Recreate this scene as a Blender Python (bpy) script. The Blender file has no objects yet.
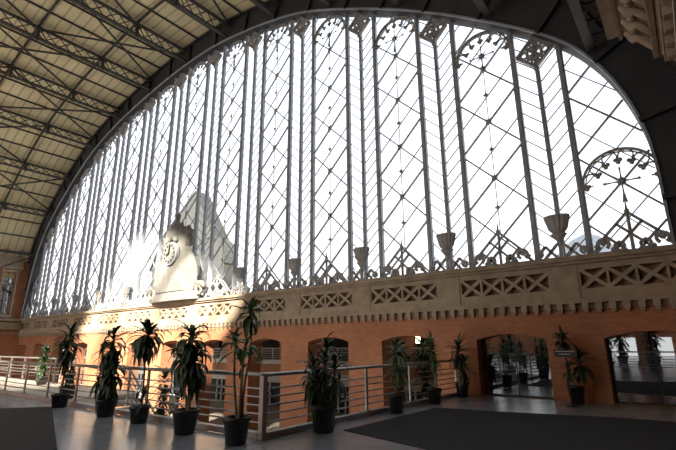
import bpy, math, random
from mathutils import Vector, Matrix
sc = bpy.context.scene
COL = sc.collection
R = random.Random(7)

# ------------------------------------------------------------------ camera, sky, sun, exposure
cd = bpy.data.cameras.new('camera'); cam = bpy.data.objects.new('camera', cd); COL.objects.link(cam)
cd.sensor_width = 36.0; cd.lens = 441.8/676*36; cd.clip_end = 500; cd.clip_start = .05
fw = Vector((-0.59522561, 0.75991676, 0.26121444)); rt = Vector((0.78606055, 0.61810986, -0.00700065)); up = Vector((0.16677914, -0.2011634, 0.96525541))
cam.matrix_world = Matrix(((rt.x, up.x, -fw.x, 0), (rt.y, up.y, -fw.y, 0), (rt.z, up.z, -fw.z, 1.55), (0, 0, 0, 1)))
sc.camera = cam

w = bpy.data.worlds.new('sky'); sc.world = w; w.use_nodes = True
nt = w.node_tree; bg = nt.nodes['Background']
tc = nt.nodes.new('ShaderNodeTexCoord'); sx = nt.nodes.new('ShaderNodeSeparateXYZ'); cr = nt.nodes.new('ShaderNodeValToRGB')
nt.links.new(tc.outputs['Generated'], sx.inputs[0]); nt.links.new(sx.outputs['Z'], cr.inputs[0]); nt.links.new(cr.outputs[0], bg.inputs[0])
cr.color_ramp.elements[0].color = (1.0, .97, .92, 1); cr.color_ramp.elements[1].color = (.86, .93, 1.0, 1); cr.color_ramp.elements[1].position = .6
bg.inputs[1].default_value = 2.0

SUN_DIR = Vector((-.5, 1, -.55)).normalized()
sd = bpy.data.lights.new('sun', 'SUN'); so = bpy.data.objects.new('sun', sd); COL.objects.link(so)
sd.energy = 28; sd.angle = math.radians(2.2); sd.color = (1, .9, .74)
so.rotation_euler = SUN_DIR.to_track_quat('-Z', 'Y').to_euler(); so.location = (-5, -40, 40)

sc.view_settings.view_transform = 'Standard'; sc.view_settings.look = 'None'
sc.view_settings.gamma = 1; sc.view_settings.use_curve_mapping = False
sc.view_settings.exposure = 0.0
sc.cycles.use_denoising = True
sc.cycles.max_bounces = 8; sc.cycles.transparent_max_bounces = 24
sc.cycles.caustics_reflective = False; sc.cycles.caustics_refractive = False

# ------------------------------------------------------------------ materials
def mat(name, col, rough=.6, metal=0, var=.12, scale=3.0, bump=0.0, spec=.5, bscale=None):
    m = bpy.data.materials.new(name); m.use_nodes = True; n = m.node_tree; b = n.nodes['Principled BSDF']
    b.inputs['Roughness'].default_value = rough; b.inputs['Metallic'].default_value = metal
    b.inputs['Specular IOR Level'].default_value = spec
    t = n.nodes.new('ShaderNodeTexCoord'); no = n.nodes.new('ShaderNodeTexNoise'); no.inputs['Scale'].default_value = scale; no.inputs['Detail'].default_value = 5
    r = n.nodes.new('ShaderNodeValToRGB'); r.color_ramp.elements[0].position = .3; r.color_ramp.elements[1].position = .7
    r.color_ramp.elements[0].color = tuple(c*(1-var) for c in col)+(1,); r.color_ramp.elements[1].color = tuple(min(1, c*(1+var)) for c in col)+(1,)
    n.links.new(t.outputs['Object'], no.inputs['Vector']); n.links.new(no.outputs[0], r.inputs[0]); n.links.new(r.outputs[0], b.inputs['Base Color'])
    if bump:
        n2 = n.nodes.new('ShaderNodeTexNoise'); n2.inputs['Scale'].default_value = bscale or scale*6
        bp = n.nodes.new('ShaderNodeBump'); bp.inputs['Strength'].default_value = bump; bp.inputs['Distance'].default_value = .03
        n.links.new(t.outputs['Object'], n2.inputs['Vector']); n.links.new(n2.outputs[0], bp.inputs['Height']); n.links.new(bp.outputs[0], b.inputs['Normal'])
    return m

def brick_mat(name, c1, c2, mortar, side=False):
    m = mat(name, c1, .85); n = m.node_tree; b = n.nodes['Principled BSDF']
    t = n.nodes.new('ShaderNodeTexCoord'); s = n.nodes.new('ShaderNodeSeparateXYZ'); cb = n.nodes.new('ShaderNodeCombineXYZ')
    n.links.new(t.outputs['Object'], s.inputs[0])
    ad = n.nodes.new('ShaderNodeMath'); ad.operation = 'ADD'
    n.links.new(s.outputs['X'], ad.inputs[0]); n.links.new(s.outputs['Y'], ad.inputs[1])
    n.links.new(ad.outputs[0], cb.inputs['X']); n.links.new(s.outputs['Z'], cb.inputs['Y'])
    br = n.nodes.new('ShaderNodeTexBrick'); n.links.new(cb.outputs[0], br.inputs['Vector'])
    br.inputs['Scale'].default_value = 1; br.inputs['Brick Width'].default_value = .26; br.inputs['Row Height'].default_value = .075
    br.inputs['Mortar Size'].default_value = .008; br.inputs['Color1'].default_value = c1+(1,); br.inputs['Color2'].default_value = c2+(1,); br.inputs['Mortar'].default_value = mortar+(1,)
    no = n.nodes.new('ShaderNodeTexNoise'); no.inputs['Scale'].default_value = .8; no.inputs['Detail'].default_value = 6
    n.links.new(t.outputs['Object'], no.inputs['Vector'])
    mx = n.nodes.new('ShaderNodeMix'); mx.data_type = 'RGBA'; mx.blend_type = 'MULTIPLY'; mx.inputs['Factor'].default_value = .5
    n.links.new(br.outputs[0], mx.inputs['A']); n.links.new(no.outputs[0], mx.inputs['B'])
    g = n.nodes.new('ShaderNodeMix'); g.data_type = 'RGBA'; g.blend_type = 'MULTIPLY'; g.inputs['Factor'].default_value = 1
    g.inputs['B'].default_value = (1.3, 1.3, 1.3, 1)
    n.links.new(mx.outputs['Result'], g.inputs['A']); n.links.new(g.outputs['Result'], b.inputs['Base Color'])
    return m

def glass_mat(name, tint=(1, 1, 1), refl=.06, rough=.02, dark=None):
    m = bpy.data.materials.new(name); m.use_nodes = True; n = m.node_tree
    for x in list(n.nodes):
        if x.type != 'OUTPUT_MATERIAL': n.nodes.remove(x)
    out = [x for x in n.nodes if x.type == 'OUTPUT_MATERIAL'][0]
    a = n.nodes.new('ShaderNodeBsdfTransparent'); a.inputs[0].default_value = tint+(1,)
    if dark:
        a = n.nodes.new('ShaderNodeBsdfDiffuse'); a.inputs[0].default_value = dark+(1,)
    g = n.nodes.new('ShaderNodeBsdfGlossy'); g.inputs['Roughness'].default_value = rough; g.inputs[0].default_value = (.9, .95, 1, 1)
    mx = n.nodes.new('ShaderNodeMixShader'); mx.inputs[0].default_value = refl
    n.links.new(a.outputs[0], mx.inputs[1]); n.links.new(g.outputs[0], mx.inputs[2]); n.links.new(mx.outputs[0], out.inputs[0])
    return m

M = dict(
    brick=brick_mat('red_brick', (.52, .205, .095), (.42, .155, .072), (.36, .22, .14)),
    stone=mat('tan_stone', (.40, .315, .225), .85, var=.18, scale=2.5, bump=.4),
    stone_dark=mat('brown_stone_and_recess_shade', (.30, .19, .12), .85, var=.2, scale=4, bump=.3),
    steel=mat('grey_painted_steel', (.34, .355, .39), .5, var=.15),
    steel_thin=mat('thin_steel_bar', (.30, .31, .34), .5),
    cast=mat('cast_iron_ornament', (.36, .355, .35), .6, var=.2),
    iron=mat('dark_roof_iron', (.055, .052, .05), .6, var=.2),
    plate_shade=mat('dark_plate_and_haunch_shade', (.04, .04, .042), .7, var=.2, scale=1),
    glass=glass_mat('window_glass', (.97, .98, 1), .05),
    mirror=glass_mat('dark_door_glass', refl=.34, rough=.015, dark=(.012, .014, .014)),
    rail=mat('brushed_rail_steel', (.38, .37, .36), .38, metal=.7, var=.06),
    kerb=mat('kerb_metal', (.34, .33, .33), .45, metal=.3),
    carpet=mat('charcoal_carpet', (.05, .05, .055), .95, var=.25, scale=60, bump=.3, spec=.1),
    mat_=mat('grey_mat', (.06, .06, .063), .9, var=.1, scale=50, spec=.15),
    slab=mat('pale_slab', (.48, .44, .38), .5, var=.1),
    low=mat('lower_floor_stone', (.30, .27, .23), .5, var=.15),
    pot=mat('black_plastic_pot', (.012, .012, .013), .4, var=.1),
    soil=mat('potting_soil', (.035, .022, .014), .95, bump=.6, scale=20),
    bark=mat('pale_brown_cane', (.19, .13, .08), .8, var=.25, scale=12),
    leaf=mat('dark_green_leaf', (.026, .054, .018), .42, var=.45, scale=5),
    leaf2=mat('mid_green_leaf', (.09, .17, .05), .45, var=.35, scale=5),
    statue=mat('weathered_pale_stone', (.2, .195, .18), .8, var=.15, scale=2, bump=.4),
    enamel=mat('white_clock_enamel', (.2, .2, .195), .35, var=.02),
    black=mat('black_paint', (.015, .015, .015), .4),
    white=mat('white_painted_wood', (.62, .60, .55), .5, var=.06),
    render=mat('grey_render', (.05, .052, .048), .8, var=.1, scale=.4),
    render2=mat('beige_render', (.11, .085, .05), .8, var=.1, scale=.4),
    blue=mat('blue_grey_sheet', (.05, .065, .09), .4, var=.05),
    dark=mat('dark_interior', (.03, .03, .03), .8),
    ground=mat('city_ground', (.25, .24, .22), .9),
)
# floor: polished grey tiles
def floor_mat():
    m = mat('polished_grey_tile', (.31, .335, .385), .2, var=.12, scale=1.4); n = m.node_tree; b = n.nodes['Principled BSDF']
    b.inputs['Specular IOR Level'].default_value = .9
    t = n.nodes.new('ShaderNodeTexCoord'); br = n.nodes.new('ShaderNodeTexBrick'); br.offset = 0
    br.inputs['Scale'].default_value = 1; br.inputs['Brick Width'].default_value = .9; br.inputs['Row Height'].default_value = .9; br.inputs['Mortar Size'].default_value = .004
    br.inputs['Color1'].default_value = (1, 1, 1, 1); br.inputs['Color2'].default_value = (.93, .93, .93, 1); br.inputs['Mortar'].default_value = (.45, .45, .45, 1)
    n.links.new(t.outputs['Object'], br.inputs['Vector'])
    mx = n.nodes.new('ShaderNodeMix'); mx.data_type = 'RGBA'; mx.blend_type = 'MULTIPLY'; mx.inputs['Factor'].default_value = 1
    src = b.inputs['Base Color'].links[0].from_socket
    n.links.new(src, mx.inputs['A']); n.links.new(br.outputs[0], mx.inputs['B']); n.links.new(mx.outputs['Result'], b.inputs['Base Color'])
    return m
M['floor'] = floor_mat()
def roof_mat():
    m = mat('tan_corrugated_sheet', (.78, .68, .42), .7, var=.12, scale=.7); n = m.node_tree; b = n.nodes['Principled BSDF']
    t = n.nodes.new('ShaderNodeTexCoord'); wv = n.nodes.new('ShaderNodeTexWave'); wv.bands_direction = 'Y'; wv.inputs['Scale'].default_value = .55; wv.inputs['Distortion'].default_value = .15
    n.links.new(t.outputs['Object'], wv.inputs['Vector'])
    r = n.nodes.new('ShaderNodeValToRGB'); r.color_ramp.elements[0].position = 0; r.color_ramp.elements[0].color = (.62, .60, .56, 1); r.color_ramp.elements[1].position = .14; r.color_ramp.elements[1].color = (1, 1, 1, 1)
    n.links.new(wv.outputs[0], r.inputs[0])
    mx = n.nodes.new('ShaderNodeMix'); mx.data_type = 'RGBA'; mx.blend_type = 'MULTIPLY'; mx.inputs['Factor'].default_value = 1
    src = b.inputs['Base Color'].links[0].from_socket
    n.links.new(src, mx.inputs['A']); n.links.new(r.outputs[0], mx.inputs['B']); n.links.new(mx.outputs['Result'], b.inputs['Base Color'])
    return m
M['roof'] = roof_mat()

# ------------------------------------------------------------------ mesh helpers
class MB:
    def __init__(s): s.v = []; s.f = []; s.m = []; s.sm = []
    def add(s, vs, fs, mi=0, smooth=False):
        o = len(s.v); s.v += [tuple(v) for v in vs]; s.f += [tuple(i+o for i in f) for f in fs]; s.m += [mi]*len(fs); s.sm += [smooth]*len(fs)
    def box(s, x0, x1, y0, y1, z0, z1, mi=0):
        s.add([(x0,y0,z0),(x1,y0,z0),(x1,y1,z0),(x0,y1,z0),(x0,y0,z1),(x1,y0,z1),(x1,y1,z1),(x0,y1,z1)],
              [(0,3,2,1),(4,5,6,7),(0,1,5,4),(1,2,6,5),(2,3,7,6),(3,0,4,7)], mi)
    def bar(s, p, q, a, b, ref=(0,1,0), mi=0):
        p = Vector(p); q = Vector(q); d = q-p
        if d.length < 1e-6: return
        d.normalize(); r = Vector(ref); r = r-d*r.dot(d)
        if r.length < 1e-4: r = d.orthogonal()
        r.normalize(); t = d.cross(r)
        vs = []
        for c in (p, q):
            for i, j in ((-1,-1),(1,-1),(1,1),(-1,1)): vs.append(c+t*(i*a/2)+r*(j*b/2))
        s.add(vs, [(0,3,2,1),(4,5,6,7),(0,1,5,4),(1,2,6,5),(2,3,7,6),(3,0,4,7)], mi)
    def tube(s, pts, r, n=8, mi=0):
        pts = [Vector(p) for p in pts]; k = len(pts); rs = r if isinstance(r, (list, tuple)) else [r]*k
        vs = []; prev = None
        for i, p in enumerate(pts):
            d = (pts[min(i+1, k-1)]-pts[max(i-1, 0)]).normalized()
            a = (prev-d*prev.dot(d)) if prev is not None else d.orthogonal()
            if a.length < 1e-5: a = d.orthogonal()
            a.normalize(); prev = a; b = d.cross(a)
            for j in range(n):
                t = 2*math.pi*j/n; vs.append(p+a*(rs[i]*math.cos(t))+b*(rs[i]*math.sin(t)))
        fs = [(i*n+j, i*n+(j+1) % n, (i+1)*n+(j+1) % n, (i+1)*n+j) for i in range(k-1) for j in range(n)]
        s.add(vs, fs, mi, True); s.add(vs[:n], [tuple(range(n))[::-1]], mi); s.add(vs[-n:], [tuple(range(n))], mi)
    def lathe(s, c, prof, n=24, mi=0, sx=1, sy=1, smooth=True):
        vs = []
        for r, z in prof:
            for j in range(n):
                t = 2*math.pi*j/n; vs.append((c[0]+sx*r*math.cos(t), c[1]+sy*r*math.sin(t), c[2]+z))
        k = len(prof)
        s.add(vs, [(i*n+j, i*n+(j+1) % n, (i+1)*n+(j+1) % n, (i+1)*n+j) for i in range(k-1) for j in range(n)], mi, smooth)
        s.add(vs[:n], [tuple(range(n))[::-1]], mi); s.add(vs[-n:], [tuple(range(n))], mi)
    def ball(s, c, rx, ry=None, rz=None, n=14, m=9, mi=0):
        ry = ry or rx; rz = rz or rx
        prof = [(max(.001, math.sin(math.pi*i/m)), -math.cos(math.pi*i/m)) for i in range(m+1)]
        vs = []
        for r, z in prof:
            for j in range(n):
                t = 2*math.pi*j/n; vs.append((c[0]+rx*r*math.cos(t), c[1]+ry*r*math.sin(t), c[2]+rz*z))
        s.add(vs, [(i*n+j, i*n+(j+1) % n, (i+1)*n+(j+1) % n, (i+1)*n+j) for i in range(m) for j in range(n)], mi, True)
    def prism(s, poly, y0, y1, mi=0, plane='xz'):
        n = len(poly)
        if plane == 'xz': P = lambda a, y: (a[0], y, a[1])
        elif plane == 'xy': P = lambda a, y: (a[0], a[1], y)
        else: P = lambda a, y: (y, a[0], a[1])
        vs = [P(a, y0) for a in poly]+[P(a, y1) for a in poly]
        s.add(vs, [tuple(range(n)), tuple(range(2*n-1, n-1, -1))]+[(i, (i+1) % n, (i+1) % n+n, i+n) for i in range(n)], mi)
    def build(s, name, mats, parent=None, **kw):
        me = bpy.data.meshes.new(name); me.from_pydata(s.v, [], s.f)
        if not isinstance(mats, (list, tuple)): mats = [mats]
        for m in mats: me.materials.append(m)
        for p, mi, sm in zip(me.polygons, s.m, s.sm): p.material_index = mi; p.use_smooth = sm
        me.validate(); me.update()
        import bmesh
        bm = bmesh.new(); bm.from_mesh(me); bmesh.ops.recalc_face_normals(bm, faces=bm.faces); bm.to_mesh(me); bm.free()
        o = bpy.data.objects.new(name, me); COL.objects.link(o)
        if parent: o.parent = parent; o.matrix_parent_inverse = Matrix.Translation(-parent.location) if not kw.get('local') else Matrix()
        for k, v in kw.items():
            if k != 'local': o[k] = v
        return o
def empty(name, loc=(0,0,0), **kw):
    o = bpy.data.objects.new(name, None); COL.objects.link(o); o.location = loc; o.empty_display_size = .2
    for k, v in kw.items(): o[k] = v
    return o

# ------------------------------------------------------------------ the great arch curve
D = 14.14
ARCH = [(-46.34,3.92),(-46.12,5.56),(-45.5,8.4),(-44.48,10.79),(-42.11,13.34),(-37.33,16.57),(-32.64,18.25),(-27.09,19.24),(-22.41,19.6),(-18.4,19.3),(-13.5,18.16),(-9.04,16.0),(-6.03,14.14),(-3.67,12.42),(-2,10.99),(-1.16,9.9),(-.56,8.63),(-.2,7.27),(-.1,6.2),(-.09,5.2),(-.08,3.92)]
def smooth_curve(P, sub=6):
    out = []
    for i in range(len(P)-1):
        p0 = Vector(P[max(i-1,0)]); p1 = Vector(P[i]); p2 = Vector(P[i+1]); p3 = Vector(P[min(i+2,len(P)-1)])
        for k in range(sub):
            t = k/sub
            out.append(.5*((2*p1)+(p2-p0)*t+(2*p0-5*p1+4*p2-p3)*t*t+(3*p1-p0-3*p2+p3)*t**3))
    out.append(Vector(P[-1])); return out
AC = smooth_curve(ARCH)
def offset(C, d):
    out = []
    for i, p in enumerate(C):
        t = C[min(i+2, len(C)-1)]-C[max(i-2, 0)]; t.normalize(); out.append(p+Vector((-t.y, t.x))*d)
    return out
VC = offset(AC, 1.3)
VS = [0]
for a, b in zip(VC, VC[1:]): VS.append(VS[-1]+(b-a).length)
def vat(s):
    for i in range(len(VS)-1):
        if VS[i+1] >= s or i == len(VS)-2:
            t = (s-VS[i])/(VS[i+1]-VS[i]); p = VC[i].lerp(VC[i+1], t); d = (VC[i+1]-VC[i]).normalized()
            return p, Vector((d.y, -d.x))      # point and inward normal
def s_of_x(x):
    for i in range(len(VC)-1):
        if VC[i].x <= x <= VC[i+1].x: return VS[i]+(VS[i+1]-VS[i])*(x-VC[i].x)/(VC[i+1].x-VC[i].x)
def ztop(x):
    if x <= AC[0].x or x >= AC[-1].x: return 0
    best = 0
    for a, b in zip(AC, AC[1:]):
        if min(a.x,b.x) <= x <= max(a.x,b.x) and abs(b.x-a.x) > 1e-6: best = max(best, a.y+(b.y-a.y)*(x-a.x)/(b.x-a.x))
    return best
SILL = 3.92
def WX(k): return -(0.93+3.52*k+.0178*k*k)      # centre line of wide bay k
HW = 1.05
NB = 13

# ------------------------------------------------------------------ SETTING: floors
XR = 1.3; XL = -46.6; YB = -34; LOW = -3.8
def deck(x0, x1, y0, y1, name, m, z1=0, z0=-.35):
    b = MB(); b.box(x0, x1, y0, y1, z0, z1); return b.build(name, m, kind='structure')
b = MB(); b.prism([(-46.6,YB),(XR,YB),(XR,14.14),(-6.22,14.14),(-6.22,5.56),(-46.6,5.56)], -.38, 0, 0, 'xy'); b.build('floor', M['floor'], kind='structure')
deck(-46.6, -15.4, 5.56, 8.5, 'floor_landing', M['slab'], z1=-.004)
b = MB(); b.box(XL, XR, 5.0, 45, LOW-.3, LOW); b.build('floor_lower', M['low'], kind='structure')
# carpets
b = MB(); b.prism([(-5.46,7.1),(-5.42,10.84),(-3.9,11.08),(-1.61,11.64),(.9,11.75),(.9,1.5),(-1.2,6.3),(-3.48,6.61)], 0, .012, 0, 'xy')
o = b.build('carpet', M['carpet']); o['label'] = 'large dark charcoal carpet on the grey floor in front of the two doorways'; o['category'] = 'carpet'
b = MB(); b.prism([(-14.49,4.24),(-13.78,5.2),(-8.1,3.22),(-8.6,1.9)], 0, .012, 0, 'xy')
o = b.build('floor_mat', M['mat_']); o['label'] = 'dark grey mat on the polished floor at the lower left'; o['category'] = 'mat'
b = MB(); b.box(-90, 60, 45, 160, -4.4, -4.1); b.build('ground', M['ground'], kind='structure')

# ------------------------------------------------------------------ SETTING: facade wall with arched openings
Y0 = D; Y1 = D+.75
ops = []
for k in range(NB):
    c = WX(k); ops.append((c-1.04, c+1.04, LOW if k >= 2 else 0.0))
ops.reverse()
def arch_pts(x0, x1, zs, rise, n=10):
    return [(x0+(x1-x0)*i/n, zs+rise*(1-(2*i/n-1)**2)) for i in range(n+1)]
b = MB(); prev = XL-.8
for x0, x1, zb in ops:
    b.prism([(prev,LOW),(x0,LOW),(x0,2.45),(prev,2.45)], Y0, Y1)
    b.prism([(x0,2.45)]+arch_pts(x0, x1, 1.66, .17)+[(x1,2.45)], Y0, Y1)
    if zb > LOW: b.box(x0, x1, Y0, Y1, LOW, -.001)
    prev = x1
b.box(prev, XR, Y0, Y1, LOW, 2.45)
b.build('wall_back', M['brick'], kind='structure')
# stone frieze (trim)
b = MB()
X0, X1 = XL, XR
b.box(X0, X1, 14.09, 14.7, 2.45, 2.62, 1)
b.box(X0, X1, 13.96, 14.7, 2.62, 2.74)
b.box(X0, X1, 14.02, 14.7, 2.74, 3.02)
b.box(X0, X1, 14.24, 14.7, 3.02, 3.62, 1)  # panel recess backing, its shade put into a darker colour
b.box(X0, X1, 14.02, 14.7, 3.55, 3.72)
b.box(X0, X1, 13.90, 14.8, 3.72, 3.80)
b.box(X0, X1, 13.80, 14.8, 3.80, SILL)
x = X0+.1
while x < X1-.2:                                # corbel blocks
    b.box(x, x+.16, 13.97, 14.14, 2.44, 2.62); b.box(x+.03, x+.13, 14.04, 14.14, 2.36, 2.44)
    x += .327
for k in range(-1, NB+1):
    c = WX(k) if k >= 0 else WX(0)+3.5
    lo, hi = c-1.42, c+1.38
    nx = (WX(k-1) if k >= 1 else WX(0)+3.5*(1-k))-1.42
    nx = min(nx, X1)
    if lo > X1: continue
    b.box(max(X0,hi) if hi < X1 else X1-.01, max(nx, X0+.01), 14.02, 14.3, 3.02, 3.55)   # plain block between two panels
    if nx < X1: b.box(nx-.012, nx+.012, 14.0, 14.3, 2.74, 3.72, 1)
    if hi < X0 or lo < X0: continue
    hi2 = min(hi, X1)
    b.box(lo, lo+.06, 14.02, 14.3, 3.02, 3.55); b.box(hi2-.06, hi2, 14.02, 14.3, 3.02, 3.55)
    n = 4; wd = (hi-lo-.12)/n
    for i in range(n):
        a = lo+.06+i*wd; e = a+wd
        if e > X1: break
        b.bar((a,14.13,3.02),(e,14.13,3.55),.1,.2); b.bar((a,14.132,3.55),(e,14.132,3.02),.1,.2)
        if i: b.box(a-.035, a+.035, 14.02, 14.3, 3.02, 3.55)
b.build('trim_1', [M['stone'], M['stone_dark']], kind='structure')
# window surround: end rib of the shed around the glass arch
b = MB()
n = len(AC)
OC = offset(AC, 1.45)
for i in range(n-1):
    a0, a1, o0, o1 = AC[i], AC[i+1], OC[i], OC[i+1]
    vs = [(p.x, y, p.y) for y in (13.95, 14.6) for p in (a0, a1, o1, o0)]
    b.add(vs, [(0,1,2,3),(7,6,5,4),(0,4,5,1),(2,6,7,3)], 0)
S = 0
acc = 0
for i in range(1, n-1):
    acc += (AC[i]-AC[i-1]).length
    if acc > 2.2:
        acc = 0; b.bar((AC[i].x,13.9,AC[i].y),(OC[i].x,13.9,OC[i].y),.12,.25)
for d, yy, wdt in ((1.25,13.85,.14),):
    C = offset(AC, d)
    for p, q in zip(C, C[1:]): b.bar((p.x,yy,p.y),(q.x,yy,q.y),wdt,.2)
b.box(-.06, XR, 14.0, 14.5, SILL, 8); b.box(XL-1, -46.36, 14.0, 14.5, SILL, 8)
b.build('trim_2', M['plate_shade'], kind='structure')
b = MB(); C = offset(AC, .03)
for p, q in zip(C, C[1:]): b.bar((p.x,13.93,p.y),(q.x,13.93,q.y),.07,.08)
b.build('trim_3', M['steel'], kind='structure')

# ------------------------------------------------------------------ SETTING: vaulted roof
YF = 14.5
ys = [YF-.95*i for i in range(52)]
NS = 62
Ltot = VS[-1]; svals = [Ltot*i/NS for i in range(NS+1)]
SUN_GAP_X = (-17.5, -6.0); SUN_GAP_Y = (-27.5, -7.2)  # unseen roof gap, added to throw the sun patch onto the facade
pts = [vat(s)[0] for s in svals]
b = MB(); nv = len(ys); vs = [(p.x, y, p.y) for p in pts for y in ys]; fa = []; fb = []
for i in range(NS):
    a, c = pts[i], pts[i+1]; mx = (a.x+c.x)/2
    for j in range(nv-1):
        my = (ys[j]+ys[j+1])/2
        if SUN_GAP_X[0] < mx < SUN_GAP_X[1] and SUN_GAP_Y[0] < my < SUN_GAP_Y[1] and c.y > 13: continue
        (fb if mx > -1.9 else fa).append((i*nv+j, (i+1)*nv+j, (i+1)*nv+j+1, i*nv+j+1))  # right haunch faces coloured dark to stand for shade
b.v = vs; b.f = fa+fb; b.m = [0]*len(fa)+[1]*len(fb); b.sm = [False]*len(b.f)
ceil = b.build('ceiling', [M['roof'], M['plate_shade']], kind='structure')
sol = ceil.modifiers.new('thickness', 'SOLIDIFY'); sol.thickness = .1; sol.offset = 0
GS = [s_of_x(-28.1)+4.42*i for i in range(-6, 8)]
GS = [s for s in GS if 4 < s < Ltot-7]
def vp3(s, y, d):
    p, nrm = vat(s); q = p+nrm*d; return (q.x, y, q.y)
RY = [10.5-3.8*i for i in range(12)]
for y in RY:                                   # curved ribs
    b = MB(); N = 70
    for i in range(N):
        b.bar(vp3(Ltot*i/N, y, .16), vp3(Ltot*(i+1)/N, y, .16), .09, .12, (0,0,1) if False else (0,1,0))
    b.build('roof_rib', M['iron'], ceil)
ps = sorted(set([round(g+4.42*t, 3) for g in GS+[GS[0]-4.42] for t in (1/3, 2/3)]))
for s in ps:
    if 0 < s < Ltot:
        b = MB(); b.bar(vp3(s,13.9,.12), vp3(s,YB,.12), .07, .1, (0,0,1)); b.build('purlin', M['iron'], ceil)
GG = [GS[0]-4.42]+GS
for i in range(0, len(GG)-1):
    b = MB()
    for j in range(0, len(RY)-2, 1):
        y0 = 14.3 if j == 0 else RY[j-1]; y1 = y0-7.6
        if (j+i) % 2 == 0:
            b.bar(vp3(GG[i],y0,.42), vp3(GG[i+1],y1,.42), .09, .09); b.bar(vp3(GG[i],y1,.42), vp3(GG[i+1],y0,.42), .09, .09)
    b.build('cross_brace', M['iron'], ceil)
ordn = ['first','second','third','fourth','fifth','sixth','seventh','eighth','ninth','tenth','eleventh','twelfth','thirteenth','fourteenth']
for gi, s in enumerate(GS):
    root = empty('lattice_girder', vp3(s, 13.4, .7), label='iron lattice girder under the tan roof, %s up from the left wall' % ordn[gi], category='roof girder', group='lattice girders under the tan vaulted roof')
    ya, yb = 13.9, -32
    b = MB(); b.bar(vp3(s,ya,.28), vp3(s,yb,.28), .2, .1, (0,0,1)); b.build('top_chord', M['iron'], root)
    b = MB(); b.bar(vp3(s,ya,1.08), vp3(s,yb,1.08), .24, .1, (0,0,1)); b.build('bottom_chord', M['iron'], root)
    b = MB(); y = ya
    while y-.76 > yb:
        b.bar(vp3(s,y,.3), vp3(s,y-.76,1.06), .055, .03, (1,0,0)); b.bar(vp3(s,y,1.06), vp3(s,y-.76,.3), .055, .03, (1,0,0)); y -= .76
    b.build('lattice_web', M['iron'], root)
    for y in RY[:11]:
        b = MB(); b.bar(vp3(s,y,.2), vp3(s,y,1.2), .16, .16, (0,1,0)); b.bar(vp3(s,y,.2), vp3(s,y+.5,1.0), .05,.05); b.build('web_post', M['iron'], root)

# ------------------------------------------------------------------ SETTING: side walls
b = MB()
WY = [(12.3,13.15)]                            # window gap in the left wall, z 4.25 .. 8.0
b.box(XL-1, XL, YB, 12.15, LOW, 11.25); b.box(XL-1, XL, 13.05, D, LOW, 11.25); b.box(XL-1, XL, 12.15, 13.05, LOW, 4.25); b.box(XL-1, XL, 12.15, 13.05, 7.9, 11.25)
wl = b.build('wall_left', M['brick'], kind='structure')
b = MB()
b.box(XL-.1, XL+.12, YB, D-.7, 8.3, 10.5); b.box(XL-.1, XL+.35, YB, D-.7, 10.5, 10.9); b.box(XL-.1, XL+.6, YB, D-.7, 10.9, 11.25); b.box(XL-.1, XL+.28, YB, D-.7, 8.2, 8.45)
y = 12.9
while y > -5: b.box(XL, XL+.3, y, y+.35, 9.7, 10.5); b.box(XL, XL+.2, y+.03, y+.32, 9.2, 9.7); y -= 1.1
b.box(XL-.1, XL+.2, YB, 14.0, 3.02, 3.6); b.box(XL-.1, XL+.34, YB, 13.9, 3.7, SILL); b.box(XL-.1, XL+.26, YB, 13.9, 2.6, 2.75)
b.build('trim_4', M['stone'], kind='structure')
wr = empty('window_2', (XL, 12.6, 4.25), kind='structure')
b = MB(); b.box(XL-.5, XL-.42, 12.15, 13.05, 4.25, 7.9); b.build('pane', M['mirror'], wr)
b = MB()
for y in (12.15, 12.98): b.box(XL-.42, XL-.3, y, y+.07, 4.25, 7.9)
b.box(XL-.42, XL-.3, 12.54, 12.64, 4.25, 7.0); b.box(XL-.42, XL-.3, 12.15, 13.05, 6.9, 7.05); b.box(XL-.42, XL-.3, 12.15, 13.05, 4.25, 4.4)
for y in (12.37, 12.81): b.box(XL-.42, XL-.36, y, y+.03, 4.25, 7.0)
b.build('window_frame', M['white'], wr)
b = MB(); b.box(XL, XL+.25, 12.0, 13.2, 4.0, 4.25); b.box(XL, XL+.15, 12.02, 12.14, 4.25, 8.0); b.box(XL, XL+.15, 13.06, 13.18, 4.25, 8.0); b.box(XL, XL+.2, 11.95, 13.25, 7.92, 8.12)
b.build('window_sill', M['stone'], wr)
b = MB(); b.box(XR, XR+.6, YB, D+.7, LOW, 4.2); b.box(XR, XR+.5, YB, 14.2, 4.0, 12); b.build('wall_right', M['brick'], kind='structure')
# upper right projecting stone cornice
b = MB()
b.prism([(-.42,8.45),(-.42,9.3),(-.2,9.9),(XR,9.9),(XR,6.9),(.8,6.95),(.62,7.35),(.3,7.75),(-.1,8.3)], -6, 10.9, 1)
for x, z, w_ in ((-.4,8.5,.16),(-.22,8.38,.07),(.34,7.66,.1),(.5,7.5,.07),(.7,7.1,.14)): b.bar((x,-6,z),(x,10.98,z),w_,.14,(0,0,1))
y = 10.6
while y > 0:
    b.tube([(-.1,y,8.22),(.02,y-.05,7.98),(.1,y-.16,7.92),(.2,y-.2,7.78),(.3,y-.12,7.66)], [.06,.1,.07,.09,.05], 8); b.ball((.05,y-.3,8.02), .09, .07, .09, n=8, m=6)
    b.box(.5, .64, y-.2, y, 7.22, 7.46)
    y -= .5
b.build('trim_5', [M['stone'], M['stone_dark']], kind='structure')
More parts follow.
